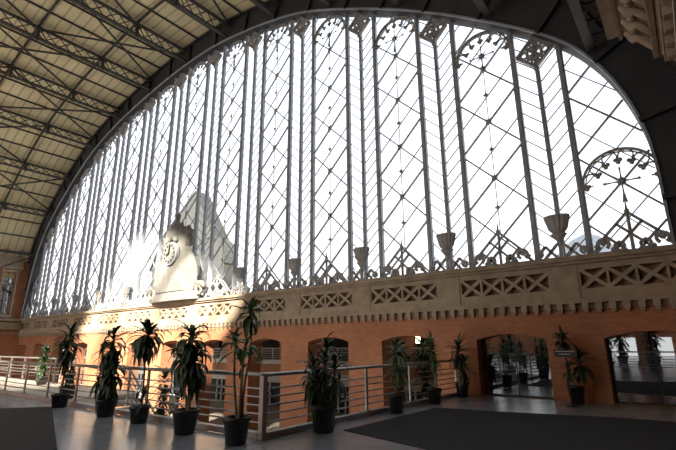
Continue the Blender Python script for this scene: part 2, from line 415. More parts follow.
# rear end wall with an open glazed arch
b = MB()
b.box(XL-1, -12, YB-.6, YB, LOW, 3.2)
b.box(-12, XR+.5, YB-.6, YB, LOW, 0)
b.box(-15, XR+.5, YB-.6, YB, 2.1, 22)  # unseen solid part above a low gap, added to dim the facade's right side
for x in (-12.4,-9,-5.6,-2.2,1): b.box(x, x+.5, YB-.6, YB, 0, 2.1)
b.build('wall_front', M['brick'], kind='structure')
wrr = empty('window_3', (-23, YB, 3.2), kind='structure')
for i in range(9):
    x = -44.5+i*3.3
    b = MB(); b.bar((x,YB-.2,3.2),(x,YB-.2,max(3.4, ztop(x)+.8)),.25,.3); b.build('mullion', M['steel'], wrr)

# ------------------------------------------------------------------ the great arched window
win = empty('window_1', (-23.2, D+.2, SILL), kind='structure')
GY = D+.22
def inside(x, z, m=0): return SILL <= z and z < ztop(x)-m
def clip(x0, z0, x1, z1):
    """part of the segment inside the arch"""
    N = 60; good = [i for i in range(N+1) if inside(x0+(x1-x0)*i/N, z0+(z1-z0)*i/N)]
    if len(good) < 2: return None
    a, c = good[0]/N, good[-1]/N
    return (x0+(x1-x0)*a, z0+(z1-z0)*a, x0+(x1-x0)*c, z0+(z1-z0)*c)
def seg(b, x0, z0, x1, z1, a, d, y=GY):
    s = clip(x0, z0, x1, z1)
    if s: b.bar((s[0],y,s[1]),(s[2],y,s[3]),a,d)
def mull(x, wd, dp):
    zt = ztop(x)
    if zt < SILL+.3: return
    b = MB(); b.box(x-wd/2, x+wd/2, GY-dp/2, GY+dp/2, SILL, zt+.1); b.box(x-wd*.28, x+wd*.28, GY-dp*.8, GY-dp/2, SILL, zt+.1)
    b.build('mullion', M['steel'], win)
def pane(x0, x1):
    n = 8; top = [(x0+(x1-x0)*i/n, max(SILL+.02, ztop(x0+(x1-x0)*i/n))) for i in range(n+1)]
    b = MB(); b.prism([(x1,SILL),(x0,SILL)]+top, GY+.14, GY+.155); b.build('pane', M['glass'], win)
def ring(b, cx, cz, r, a0, a1, n, th, dp, y=GY-.02, chk=True):
    P = [(cx+r*math.cos(math.radians(a0+(a1-a0)*i/n)), cz+r*math.sin(math.radians(a0+(a1-a0)*i/n))) for i in range(n+1)]
    for p, q in zip(P, P[1:]):
        if not chk or (inside(*p) and inside(*q)): b.bar((p[0],y,p[1]),(q[0],y,q[1]),th,dp)
def starburst(cx, cz, y=GY-.08):
    b = MB()
    for i in range(8):
        t = math.radians(i*45); L = .42 if i % 2 == 0 else .27
        b.tube([(cx,y,cz),(cx+.5*L*math.cos(t),y,cz+.5*L*math.sin(t)),(cx+L*math.cos(t),y,cz+L*math.sin(t))], [.045,.018,.03 if i%2==0 else .012], 6)
        if i % 2 == 0 and i != 2: b.ball((cx+L*math.cos(t),y,cz+L*math.sin(t)), .045, n=8, m=5)
    b.ball((cx,y,cz), .12, .08, .12, n=10, m=6)
    b.tube([(cx,y,cz-.4),(cx,y,cz-.62)], [.03,.07], 8)
    b.build('starburst', M['cast'], win)
def tracery(cx, cz, y=GY-.06):
    b = MB(); R0 = .98
    ring(b, cx, cz, R0, -5, 185, 22, .065, .08, y, False); 
    ring(b, cx, cz, R0-.08, -5, 185, 22, .03, .06, y, False)
    n = 6
    for i in range(n):
        a = math.radians(15+150*i/(n-1)); ring(b, cx+(R0-.2)*math.cos(a), cz+(R0-.2)*math.sin(a), .19, math.degrees(a)-120, math.degrees(a)+120, 8, .035, .06, y, False)
    for i in range(n+1):
        a = math.radians(0+180*i/n); rr = R0-.34 if 0 < i < n else R0-.1
        px, pz = cx+rr*math.cos(a), cz+rr*math.sin(a)
        for dx, dz in ((0,-.055),(-.055,.02),(.055,.02)): b.ball((px+dx,y,pz+dz), .066, .04, .066, n=8, m=5)
    b.build('tracery', M['cast'], win)
def rhombus(cx, cz, h=.56, y=GY-.12):
    b = MB(); P = [(cx,cz+h),(cx+h,cz),(cx,cz-h),(cx-h,cz)]
    for p, q in zip(P, P[1:]+P[:1]): b.bar((p[0],y,p[1]),(q[0],y,q[1]),.09,.14)
    ring(b, cx, cz, .24, 0, 360, 16, .08, .08, y, False)
    for i in range(4):
        a = math.radians(90*i); ring(b, cx+.32*math.cos(a), cz+.32*math.sin(a), .12, 0, 360, 10, .07, .07, y, False)
        a += math.radians(45); b.bar((cx+.08*math.cos(a),y,cz+.08*math.sin(a)),(cx+.38*math.cos(a),y,cz+.38*math.sin(a)),.1,.07)
    b.ball((cx,y,cz), .09, .06, .09, n=8, m=6); b.lathe((cx,y,cz-h-.16), [(.03,0),(.08,.05),(.1,.12),(.04,.18)], 10)
    b.build('rhombus_ornament', M['cast'], win)
def cup(cx):
    b = MB(); n = 28; prof = [(.05,4.3),(.1,4.38),(.08,4.46),(.2,4.62),(.24,4.66),(.17,4.7),(.27,4.82),(.33,5.05),(.37,5.2),(.34,5.24)]
    vs = []
    for r, z in prof:
        for j in range(n):
            t = 2*math.pi*j/n; rr = r*(1-.12*(j % 2)) if z > 4.7 else r
            vs.append((cx+rr*math.cos(t), GY-.3+.6*rr*math.sin(t), z))
    k = len(prof)
    b.add(vs, [(i*n+j, i*n+(j+1) % n, (i+1)*n+(j+1) % n, (i+1)*n+j) for i in range(k-1) for j in range(n)]+[tuple(range(n))[::-1], tuple(range((k-1)*n, k*n))])
    b.box(cx-.05, cx+.05, GY-.35, GY-.25, SILL, 4.32)
    b.build('fluted_cup', M['cast'], win)
    b = MB(); y = GY-.28
    for sg in (-1, 1):
        b.bar((cx+sg*.08,y,SILL),(cx+sg*.42,y,4.34),.08,.08); b.bar((cx+sg*.08,y,4.38),(cx+sg*.5,y,SILL),.08,.08); b.bar((cx+sg*.42,y,4.34),(cx+sg*.66,y,4.06),.08,.08)
        ring(b, cx+sg*.6, 4.12, .09, 0, 360, 10, .07, .07, y, False)
    b.build('foot_grille', M['cast'], win)
def pyramid(cx):
    b = MB(); y = GY-.28; ap = 5.02; s_ = .3
    for i in range(3):
        for sg in (-1, 1):
            x0, z0 = cx-sg*i*s_, ap-i*s_; ln = min(.9 if i < 2 else .55, z0-SILL)
            b.bar((x0,y,z0),(x0+sg*ln,y,z0-ln),.07,.08)
    for sg in (-1, 1):
        ring(b, cx+sg*.68, 4.2, .14, -60, 240, 12, .09, .09, y, False); b.bar((cx+sg*.8,y,4.12),(cx+sg*.97,y,SILL+.02),.09,.09)
        ring(b, cx+sg*.3, 4.1, .12, 0, 360, 10, .08, .09, y, False); b.ball((cx+sg*.68,y,4.24), .09, .05, .09, n=8, m=5)
        b.ball((cx+sg*.45,y,4.02), .08, .05, .08, n=8, m=5)
    b.tube([(cx,y,SILL),(cx,y,4.98),(cx,y,5.3)], [.05,.045,.015], 6); b.ball((cx,y,5.05), .07, n=8, m=5)
    b.box(cx-.98, cx+.98, y-.04, y+.04, SILL, SILL+.06)
    b.build('foot_grille', M['cast'], win)

PIT = 2.1
ZN = {0: 5.98, 1: 6.6, 2: 7.0, 3: 7.06}
for k in range(NB):
    cx = WX(k); x0, x1 = cx-HW, cx+HW
    zt = ztop(max(min(cx, -.6), -45.9)); zn = 7.06-.1*(k % 2)
    if k == 0: zn = 5.98
    mull(x0, .17, .15); 
    if k > 0: mull(x1, .17, .15)
    b = MB(); z = zn-PIT*3
    while z < 22:
        seg(b, x0, z-HW, x1, z+HW, .055, .07); seg(b, x0, z+HW, x1, z-HW, .05, .06, GY+.06)
        z += PIT
    b.build('lattice_bars', M['steel'], win)
    b = MB(); z = zn-PIT*3+PIT/2
    while z < 22:
        seg(b, x0, z-HW, x1, z+HW, .032, .04, GY+.09)
        if k == 0: seg(b, x0, z+HW, x1, z-HW, .026, .04, GY+.09)
        z += PIT
    if k: seg(b, cx, SILL+1, cx, ztop(cx)-1.2, .022, .03, GY-.03)
    b.build('thin_bars', M['steel_thin'], win)
    b = MB(); z = zn; 
    while z-PIT/2 > 5.3: z -= PIT/2
    i = 0; got = False
    while z < ztop(cx)-1.5 and k:
        big = abs(((z-zn)/PIT) % 1) < .01 or abs(((z-zn)/PIT) % 1) > .99
        r = .105 if big else .07
        b.ball((cx,GY-.05,z), r, .05, r, n=8, m=5); got = True
        for q in range(4):
            a = math.radians(45+90*q if big else 90*q); b.ball((cx+r*1.1*math.cos(a),GY-.05,z+r*1.1*math.sin(a)), r*.38, n=6, m=4)
        z += PIT/2
    if got: b.build('rosettes', M['cast'], win)
    pane(max(x0, -46.25), min(x1, -.1))
    if k == 0: tracery(cx, 5.98); starburst(cx, 5.98)
    elif k < NB-1:
        # follow the arch: centre far enough from the curve to clear the tracery ring
        zc = min(ztop(cx+dx)-math.sqrt(max(0, 1.0-dx*dx)) for dx in (-1,-.7,-.35,0,.35,.7,1))-.1
        zc = max(zc, ztop(cx)-1.45)
        tracery(cx, zc); starburst(cx, zc)
    else:
        tracery(cx, 6.0); starburst(cx, 6.0)
    pyramid(cx)
    if k < NB-1:
        xa = WX(k+1)+HW; xb = x0; xm = (xa+xb)/2
        mull(xm, .13, .13)
        dz = .5; sl = .95
        # chevrons: both halves descend to the centre mullion
        b2 = MB(); z = SILL-1
        while z < 21:
            seg(b2, xa, z+(xm-xa)*sl, xm, z, .03, .035, GY+.07); seg(b2, xm, z, xb, z+(xb-xm)*sl, .03, .035, GY+.07); z += dz
        b2.build('chevron_bars', M['steel_thin'], win)
        pane(xa, xb)
        zc = ztop(xm)-.62
        rhombus(xm, zc); cup(xm)
b = MB(); b.box(-46.3, -.08, GY-.15, GY+.2, SILL, SILL+.09); b.build('bottom_rail', M['steel'], win)

# ------------------------------------------------------------------ glazed doorways on the right
for i, k in enumerate((0, 1)):
    cx = WX(k); root = empty('door_%d' % (i+1), (cx, D+.5, 0), kind='structure')
    b = MB(); b.prism([(cx+1.04,0),(cx-1.04,0)]+arch_pts(cx-1.04, cx+1.04, 1.66, .17), D+.40, D+.42); b.build('glass_pane', M['mirror'], root)
    b = MB()
    for x in (cx-1.04, cx+1.0): b.box(x, x+.04, D+.38, D+.46, 0, 1.68)
    b.box(cx-.015, cx+.015, D+.385, D+.40, 0, 1.8); b.box(cx-1.04, cx+1.04, D+.38, D+.46, 0, .03)
    b.build('door_frame', M['black'], root)

# ------------------------------------------------------------------ gallery building behind the facade openings
GYB = 30.0
gal = empty('gallery_building', (-25, GYB, LOW), label='pale gallery building with brick piers seen through the facade openings behind the railings', category='building')
b = MB(); b.box(-75, -6.4, GYB, GYB+4.4, -.15, .25); b.box(-75, -6.4, GYB-.05, GYB+.6, -1.75, -.85, 0); b.build('floor_slab', M['slab'], gal)
b = MB(); b.box(-75, -6.4, GYB+.1, GYB+.7, -.85, -.15); 
for i in range(16):
    x = -74+i*4.3; b.box(x, x+1.3, GYB+.5, GYB+1.1, .25, 3.4)
b.build('brick_wall', M['brick'], gal)
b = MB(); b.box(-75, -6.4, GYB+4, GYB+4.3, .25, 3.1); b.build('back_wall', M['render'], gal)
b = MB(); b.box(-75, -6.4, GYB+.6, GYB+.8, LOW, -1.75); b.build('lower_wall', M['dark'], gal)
b = MB(); b.box(-75, -6.4, 27.5, GYB+4.4, 3.1, 3.5); b.build('roof', M['slab'], gal)
for i in range(20):
    x = -72+i*3.2
    f = MB()
    for dx in (0, .75, 1.5): f.box(x+dx, x+dx+.12, GYB+.4, GYB+.55, LOW, -1.75)
    f.box(x, x+1.62, GYB+.4, GYB+.55, -2.6, -2.5); fo = f.build('window_frame', M['white'], gal)
b = MB()
b.tube([(-75,GYB+.2,1.25),(-6.5,GYB+.2,1.25)], .045, 6)
for z in (.45,.61,.77,.93,1.09): b.tube([(-75,GYB+.2,z),(-6.5,GYB+.2,z)], .022, 5)
for i in range(45): b.box(-75+i*1.55, -74.93+i*1.55, GYB+.17, GYB+.23, .25, 1.25)
b.build('railing', M['white'], gal)
b = MB(); b.box(-75, -6.4, Y1+.02, 27.5, 3.15, 3.4); b.build('canopy', M['slab'], gal)  # unseen cover, added to keep sky light out of the facade openings
b = MB(); b.box(-6.3, -5.9, Y1+.02, 34.4, LOW, 3.4); b.build('side_wall', M['brick'], gal)

# ------------------------------------------------------------------ outside buildings seen through the glass
ob = empty('gabled_building', (-50, 35, -4), label='grey gabled building outside behind the clock monument', category='building')
b = MB(); b.prism([(-63.4,-4),(-48,-4),(-48,15),(-53.5,22.9),(-60.8,17.6),(-63.4,13)], 35, 37); b.build('wall', M['render'], ob)
b = MB()
for p, q in (((-64,12.6),(-60.8,17.8)),((-60.8,17.8),(-53.5,23.1)),((-53.5,23.1),(-47.9,15.1))): b.bar((p[0],36,p[1]),(q[0],36,q[1]),.25,2.3)
b.build('roof', M['dark'], ob)
for xx in (-59.5,-56.5,-53.5,-50.5):
    for zz in (6.5,10.5):
        b = MB(); b.box(xx,xx+1.3,34.9,35.1,zz,zz+2.2); b.build('window', M['dark'], ob)
ob = empty('barrel_roof_hall', (-46.8, 34, -4), label='low grey hall with rounded roof outside, just right of the gabled building', category='building')
A_ = range(0,181,12)
b = MB(); b.prism([(-50,-4),(-43.4,-4)]+[(-46.7+3.3*math.cos(math.radians(a)), 11.2+3.6*math.sin(math.radians(a))) for a in A_], 33, 34.9); b.build('wall', M['render'], ob)
b = MB(); P = [(-46.7+3.4*math.cos(math.radians(a)), 11.2+3.7*math.sin(math.radians(a))) for a in A_]
for p, q in zip(P, P[1:]): b.bar((p[0],33.95,p[1]),(q[0],33.95,q[1]),.15,2.1)
b.build('roof', M['render'], ob)
ob = empty('blue_grey_canopy', (-5, 35, -4), label='pale blue-grey rounded canopy outside behind the rightmost window bays', category='canopy')
P = [(-8.2,6.6),(-7.2,7.6),(-6,8.7),(-5,9.1),(-4.2,8.8),(-3.4,8.0),(-2.4,6.9)]
b = MB(); b.prism([(-2.4,6),(-8.2,6)]+P, 35, 39); b.build('roof', M['blue'], ob)
b = MB()
for x in (-7.9,-5.3,-2.8): b.box(x-.2,x+.2,36,36.4,-4.1,6.1)
b.build('columns', M['render'], ob)

# ------------------------------------------------------------------ clock monument on the sill
mo = empty('clock_monument', (-22.3, 13.75, SILL), label='pale sculpted clock monument with a crowning figure group standing on the stone sill', category='monument')
cx, cy = -22.35, 13.75
b = MB()
b.lathe((cx,cy,SILL), [(2.3,0),(2.3,.12),(2.15,.16),(2.2,.3),(1.9,.42),(1.75,.5)], 40, sy=.16)
b.build('plinth', M['statue'], mo)
b = MB()
b.lathe((cx,cy,SILL+.5), [(1.8,0),(2.0,.35),(2.08,.8),(1.98,1.3),(1.72,1.75),(1.42,2.1),(1.22,2.45),(1.1,2.9),(1.05,3.3),(.85,3.55),(.6,3.7)], 40, sy=.2)
for sg in (-1,1):
    b.lathe((cx+sg*1.05,cy,SILL+2.9), [(.1,0),(.3,.15),(.34,.5),(.22,.8),(.3,.95),(.1,1.1)], 14, sy=.6)
b.build('body', M['statue'], mo)
b = MB()
N = 28
for rr, yy, m_ in ((.66,cy-.42,0),):
    vs = []
    for y in (yy-.08, yy+.1):
        for j in range(N):
            t = 2*math.pi*j/N; vs.append((cx+.02+rr*math.cos(t), y, 6.52+rr*1.0*math.sin(t)))
    b.add(vs, [tuple(range(N)), tuple(range(2*N-1,N-1,-1))]+[(j,(j+1)%N,(j+1)%N+N,j+N) for j in range(N)])
b.build('clock_bezel', M['steel_thin'], mo)
b = MB(); vs = []
for y in (cy-.53, cy-.45):
    for j in range(N):
        t = 2*math.pi*j/N; vs.append((cx+.02+.56*math.cos(t), y, 6.52+.56*math.sin(t)))
b.add(vs, [tuple(range(N)), tuple(range(2*N-1,N-1,-1))]+[(j,(j+1)%N,(j+1)%N+N,j+N) for j in range(N)])
cf = b.build('clock_face', M['enamel'], mo)
b = MB()
for i in range(12):
    t = math.radians(30*i); b.bar((cx+.02+.42*math.cos(t),cy-.54,6.52+.42*math.sin(t)),(cx+.02+.52*math.cos(t),cy-.54,6.52+.52*math.sin(t)),.09,.03)
b.build('hour_marks', M['black'], cf)
b = MB(); b.bar((cx+.02,cy-.56,6.52),(cx+.02+.02,cy-.56,6.95),.1,.03); b.bar((cx+.02,cy-.56,6.52),(cx-.22,cy-.56,6.42),.12,.03); b.build('clock_hands', M['black'], cf)
b = MB()   # two short carved bands of lettering relief on the swelling body
# crowning group: one continuous draped figure leaning over the clock
def skin_fig(name, verts, edges, radii, m, parent, lvl=2):
    me = bpy.data.meshes.new(name); me.from_pydata([tuple(v) for v in verts], edges, [])
    o = bpy.data.objects.new(name, me); COL.objects.link(o); o.parent = parent; o.matrix_parent_inverse = Matrix.Translation(-parent.location)
    mo_ = o.modifiers.new('skin', 'SKIN'); 
    for i, r in enumerate(radii): me.skin_vertices[0].data[i].radius = r if isinstance(r, tuple) else (r, r)
    me.skin_vertices[0].data[0].use_root = True; mo_.use_smooth_shade = True
    s = o.modifiers.new('sub', 'SUBSURF'); s.levels = lvl; s.render_levels = lvl
    me.materials.append(m); return o
fx, fz = cx-.25, 7.55
V = [(fx,cy,fz),(fx,cy,fz+.35),(fx,cy,fz+.7),(fx+.02,cy,fz+.92),(fx+.04,cy-.02,fz+1.08),(fx+.05,cy-.03,fz+1.3),(fx+.06,cy-.03,fz+1.46),
     (fx-.3,cy,fz+.72),(fx-.5,cy-.1,fz+.4),(fx-.45,cy-.3,fz+.1),(fx+.32,cy,fz+.7),(fx+.62,cy-.1,fz+.5),(fx+.85,cy-.2,fz+.75),
     (fx-.25,cy-.25,fz-.05),(fx-.4,cy-.35,fz-.45),(fx+.3,cy-.25,fz-.05),(fx+.55,cy-.35,fz-.35)]
E_ = [(0,1),(1,2),(2,3),(3,4),(4,5),(5,6),(2,7),(7,8),(8,9),(2,10),(10,11),(11,12),(0,13),(13,14),(0,15),(15,16)]
Rr = [.28,.25,.25,.12,.1,.19,.12,.13,.1,.07,.13,.1,.07,.2,.14,.2,.14]
skin_fig('figure', V, E_, Rr, M['statue'], mo)
for sg in (-1, 1):                             # side scroll brackets
    b = MB(); P = []
    for i in range(26):
        t = i/25; a = t*math.pi*2.6; r = .42*(1-t*.75); P.append((cx+sg*(2.45+r*math.cos(a)-.1), cy, SILL+.5+r*math.sin(a)))
    b.tube([(cx+sg*1.7,cy,SILL+1.1)]+P, [.1]*27, 8)
    b.build('scroll', M['statue'], mo)
for sg in (-1,1):
    skin_fig('cherub', [(cx+sg*.95,cy-.05,7.2),(cx+sg*.98,cy-.05,7.55),(cx+sg*1.02,cy-.05,7.75),(cx+sg*1.02,cy-.07,7.95),(cx+sg*1.02,cy-.07,8.12),(cx+sg*1.25,cy-.1,7.5),(cx+sg*1.4,cy-.15,7.7)],
             [(0,1),(1,2),(2,3),(3,4),(1,5),(5,6)], [.26,.2,.08,.16,.08,.09,.06], M['statue'], mo)

# ------------------------------------------------------------------ steel railing round the opening in the floor
RX, RYY = -6.12, 5.66
HR = 1.04
rl = empty('railing', (RX, RYY, 0), label='brushed steel railing with five thin bars along the edge of the platform, turning a corner', category='railing')
b = MB(); b.bar((RX,D-.02,.05),(RX,RYY-.06,.05),.14,.1,(0,0,1)); b.bar((RX-.06,RYY,.05),(-46,RYY,.05),.14,.1,(0,0,1)); b.build('kerb', M['kerb'], rl)
b = MB(); b.tube([(RX,D-.05,HR),(RX,RYY+.05,HR),(RX,RYY,HR),(RX-.05,RYY,HR),(-46,RYY,HR)], .036, 10); b.build('handrail', M['rail'], rl)
for i, z in enumerate((.24,.38,.52,.66,.80)):
    b = MB(); o_ = .05
    b.tube([(RX-o_,D-.05,z),(RX-o_,RYY+o_+.06,z),(RX-o_-.02,RYY+o_+.02,z),(RX-o_-.06,RYY+o_,z),(-46,RYY+o_,z)], .015, 7); b.build('rail_bar', M['rail'], rl)
posts = [(RX, RYY)]+[(RX, y) for y in (7.19, 8.82, 10.83, 12.3, 13.75)]+[(x, RYY) for x in (-8.04,-9.92,-11.75,-13.56,-15.5,-17.37,-19.2,-21.1,-23,-24.9,-26.8,-28.7,-30.6,-32.5)]
for i, (x, y) in enumerate(posts):
    b = MB(); s = .05 if i == 0 else .034
    if i == 0: b.box(x-s, x+s, y-s, y+s, 0, HR-.02)
    elif abs(x-RX) < .01: b.box(x-.02, x+.02, y-s, y+s, 0, HR-.02)
    else: b.box(x-s, x+s, y-.02, y+.02, 0, HR-.02)
    b.box(x-.06, x+.06, y-.06, y+.06, .09, .115)
    b.build('post', M['rail'], rl)
# far railing of the landing
r2 = empty('railing', (-14.5, 8.4, 0), label='sunlit steel railing along the far edge of the pale landing at the left', category='railing')
b = MB(); b.tube([(-46,8.4,HR),(-20.6,8.4,HR)], .04, 8); b.build('handrail', M['rail'], r2)
for z in (.24,.38,.52,.66,.80):
    b = MB(); b.tube([(-46,8.35,z),(-20.6,8.35,z)], .018, 6); b.build('rail_bar', M['rail'], r2)
for i in range(14):
    x = -20.6-i*1.9; b = MB(); b.box(x-.05, x+.05, 8.37, 8.43, 0, HR); b.build('post', M['rail'], r2)
# stair going down beside the platform and its handrail
st = empty('staircase', (-14.4, 6.6, 0), label='pale staircase going down from the landing behind the railing plants', category='staircase')
b = MB()
for i in range(20): b.box(-15.4+i*.28, -15.4+(i+1)*.28+.02, 7.3, 8.5, -.19*(i+1)-.16, -.19*(i+1))
b.build('steps', M['slab'], st)
r3 = empty('stair_railing', (-14.3, 7.7, 0), label='sloping steel handrail of the staircase behind the left plants', category='railing')
b = MB(); b.tube([(-15.4,7.25,.95),(-13.8,7.25,.85),(-8.9,7.25,-2.6)], .035, 8); b.build('handrail', M['rail'], r3)
for dz in (.2,.4,.6,.8):
    b = MB(); b.tube([(-13.8,7.25,.85-dz),(-8.9,7.25,-2.6-dz)], .016, 6); b.build('rail_bar', M['rail'], r3)
for i in range(5):
    x = -13.8+i*1.2; zt = .85-(x+13.8)*.704; b = MB(); b.box(x-.03,x+.03,7.22,7.28,zt-1.05,zt); b.build('post', M['rail'], r3)

# ------------------------------------------------------------------ potted dracaenas
def leaf(b, base, az, el, L, wd, droop, rnd, mi=0):
    """strap leaf that arches over and hangs"""
    p = Vector(base); n = 6; st_ = L/n; a = el; ctr = []; 
    side = Vector((-math.sin(az), math.cos(az), 0)); tw = rnd.uniform(-.5,.5)
    for i in range(n+1):
        ctr.append((p.copy(), a)); p = p+Vector((math.cos(az)*math.cos(a), math.sin(az)*math.cos(a), math.sin(a)))*st_
        a -= droop*(.35+i*.22); a = max(a, -1.5)
    vs = []
    for i, (c, a) in enumerate(ctr):
        t = i/n; ww = wd*(.45+1.3*t) if t < .4 else wd*max(.04, 1-((t-.4)/.6)**1.8)
        nrm = Vector((-math.cos(az)*math.sin(a), -math.sin(az)*math.sin(a), math.cos(a)))
        s2 = (side*math.cos(tw*t)+nrm*math.sin(tw*t))
        vs += [c+s2*ww/2+nrm*ww*.16, c, c-s2*ww/2+nrm*ww*.16]
    fs = []
    for i in range(n): fs += [(3*i,3*i+1,3*i+4,3*i+3),(3*i+1,3*i+2,3*i+5,3*i+4)]
    b.add(vs, fs, mi, True)
def crown(b, base, n, L, wd, rnd, lo=-.9, hi=1.35, spread=.35, droop=.3):
    for i in range(n):
        t = i/max(1, n-1); el = hi-(hi-lo)*t+rnd.uniform(-.3,.3)
        az = i*2.399+rnd.uniform(-.5,.5); z = -spread*t+rnd.uniform(-.06,.06)
        leaf(b, (base[0], base[1], base[2]+z), az, el, L*rnd.uniform(.6,1.25)*(.8+.2*t), wd*rnd.uniform(.85,1.15), droop*rnd.uniform(.4,1.5), rnd)
def pot(b, r, h):
    b.lathe((0,0,0), [(r*.72,0),(r*.75,.01),(r*.94,h*.82),(r*1.02,h*.84),(r*1.04,h*.98),(r*1.0,h),(r*.93,h),(r*.9,h*.86),(r*.02,h*.85)], 28)
def plant(name, x, y, r, h, stems, label, base_leaves=0, lm='leaf', z0=0, group='potted plants along the railing', seed=1, cat='potted plant', rot=0):
    rnd = random.Random(seed)
    root = empty(name, (x, y, z0), label=label, category=cat)
    if group: root['group'] = group
    b = MB(); pot(b, r, h); b.build('pot', M['pot'], root, local=1)
    b = MB(); b.lathe((0,0,h*.84), [(r*.91,0),(r*.6,.015),(.01,.025)], 20); b.build('soil', M['soil'], root, local=1)
    for (sx_, sy_, top, lx, ly, crowns) in stems:
        P = [Vector((sx_+(lx)*t+.02*math.sin(5*t+seed), sy_+ly*t+.02*math.cos(4*t), h*.8+(top-h*.8)*t)) for t in [i/8 for i in range(9)]]
        b = MB(); b.tube(P, [.026-.010*i/8 for i in range(9)], 7); b.build('stem', M['bark'], root, local=1)
        b = MB()
        for (zc, n, L, wd, lo, hi, spread, droop) in crowns:
            t = max(0, min(1, (zc-h*.8)/(top-h*.8))); i = min(7, int(t*8)); p = P[i].lerp(P[i+1], t*8-i)
            crown(b, (p.x, p.y, zc), int(n*1.25), L, wd*1.3, rnd, lo, hi, spread, droop)
        b.build('foliage', M[lm], root, local=1)
    if base_leaves:
        b = MB()
        for q in range(3):
            a = q*2.1; crown(b, (.09*math.cos(a), .09*math.sin(a), h+.12), base_leaves//3, .42, .05, rnd, -.3, 1.3, .1, .22)
        b.build('basal_foliage', M[lm], root, local=1)
    return root
DRP = .38
# (zc, n, L, wd, lo, hi, spread, droop)
plant('potted_dracaena', -13.52, 5.27, .225, .34, [(0,0,1.85,.02,.02,[(1.88,26,.55,.07,-.7,1.3,.15,.34),(1.68,30,.55,.075,-1.3,.4,.35,.42),(1.4,24,.42,.07,-1.4,0,.25,.4)])],
      'tall dracaena in a black pot, leftmost of those standing on the grey floor', seed=3)
plant('potted_dracaena', -15.7, 6.3, .25, .36, [(0,0,1.1,.05,0,[(1.15,36,.45,.06,-1.1,1.3,.5,.3),(.8,26,.4,.06,-1.2,.6,.3,.3)])],
      'low bushy dark plant behind the railing, right of the leftmost tall dracaena', seed=4, base_leaves=15)
plant('potted_dracaena', -10.91, 5.25, .225, .38, [(-.02,0,1.75,-.03,.03,[(1.75,24,.5,.075,-.9,1.2,.2,.42),(1.5,34,.5,.08,-1.35,.3,.4,.45),(1.15,30,.45,.08,-1.35,.4,.3,.4)]),(.08,.05,1.1,.06,0,[(1.15,30,.5,.08,-1.3,.9,.45,.36)]),(-.08,-.05,.95,-.08,0,[(.95,30,.5,.08,-1.2,.9,.4,.36)])],
      'dense drooping dracaena leafy from the pot to the top, second from left on the floor', seed=5)
plant('potted_dracaena', -9.43, 5.25, .21, .34, [(0,0,1.75,.03,.02,[(1.82,30,.6,.09,-.9,1.25,.15,.42),(1.72,26,.5,.085,-1.4,.3,.2,.5)])],
      'dracaena with one bare stem and a mop head, third from left on the floor', base_leaves=18, seed=6)
plant('potted_shrub', -10.6, 6.5, .34, .5, [(0,0,4.3,.0,0,[(4.65,30,.45,.06,-1,1.3,.4,.26),(4.2,28,.45,.06,-1,1,.4,.26),(3.7,28,.45,.06,-1,.9,.4,.26)]),(.1,.1,3.9,.2,.1,[(4.1,26,.45,.06,-1,1.2,.4,.26),(3.6,24,.45,.06,-1,1,.4,.26)])],
      'tall dark leafy plant rising from the lower floor behind the railing beside the mop-headed dracaena', seed=7, z0=LOW)
plant('potted_dracaena', -7.63, 5.15, .235, .42, [(.03,0,1.7,-.02,0,[(1.75,30,.55,.085,-.9,1.25,.2,.42),(1.5,34,.5,.085,-1.35,.3,.35,.45)]),(-.07,.04,1.3,-.2,.05,[(1.42,34,.5,.085,-1.3,.9,.3,.42)]),(.08,-.03,1.25,.18,0,[(1.38,32,.5,.085,-1.3,.8,.3,.42)])],
      'large drooping dracaena with three stems, just left of the railing corner plant', seed=8)
plant('potted_dracaena', -6.16, 5.13, .22, .42, [(.02,0,2.08,.12,0.06,[(2.16,14,.38,.08,.1,1.4,.08,.3),(2.1,12,.42,.085,-1.3,.3,.12,.42),(1.55,10,.42,.07,-.4,.9,.1,.3)]),(-.05,.02,1.55,-.14,.02,[(1.6,13,.42,.07,-.6,1.4,.1,.28)]),(.03,.05,1.35,.1,.05,[(1.4,8,.38,.06,-.4,1.2,.1,.3)])],
      'tallest thin dracaena with sparse green crowns at the railing corner', lm='leaf2', seed=9)
plant('potted_dracaena', -5.70, 6.8, .25, .48, [(0,0,1.5,.03,.02,[(1.55,16,.3,.045,-.3,1.4,.1,.2),(1.25,44,.48,.05,-1.1,1.2,.4,.32)]),(.1,.06,1.15,.1,.04,[(1.2,44,.5,.05,-1.3,1.2,.45,.32)]),(-.1,-.04,1.1,-.12,-.02,[(1.15,44,.5,.05,-1.3,1.2,.45,.32)]),(0,-.1,.85,0,-.08,[(.95,40,.45,.05,-1.3,1.1,.3,.32)])],
      'bushy narrow-leaved dracaena in a wide black pot, right of the railing corner', seed=10)
plant('potted_dracaena', -5.80, 9.58, .2, .4, [(0,0,1.35,.03,.03,[(1.45,30,.42,.045,-.6,1.4,.2,.25),(1.1,30,.42,.045,-.9,.8,.2,.3)]),(.05,.03,.9,.08,0,[(.95,20,.35,.045,-.9,1.1,.2,.3)])],
      'slim sparse dracaena in a black pot on the dark carpet edge, midway along the railing', lm='leaf2', seed=11)
plant('potted_dracaena', -5.8, 11.56, .2, .4, [(0,0,1.6,.0,.02,[(1.65,26,.4,.045,-.4,1.4,.2,.22),(1.35,26,.4,.045,-1.0,.7,.25,.3)]),(.04,.02,1.15,.06,.0,[(1.2,22,.34,.045,-1.0,1.0,.3,.3)])],
      'slim upright dracaena by the railing, nearer the wall than the sparse one', lm='leaf2', seed=12)
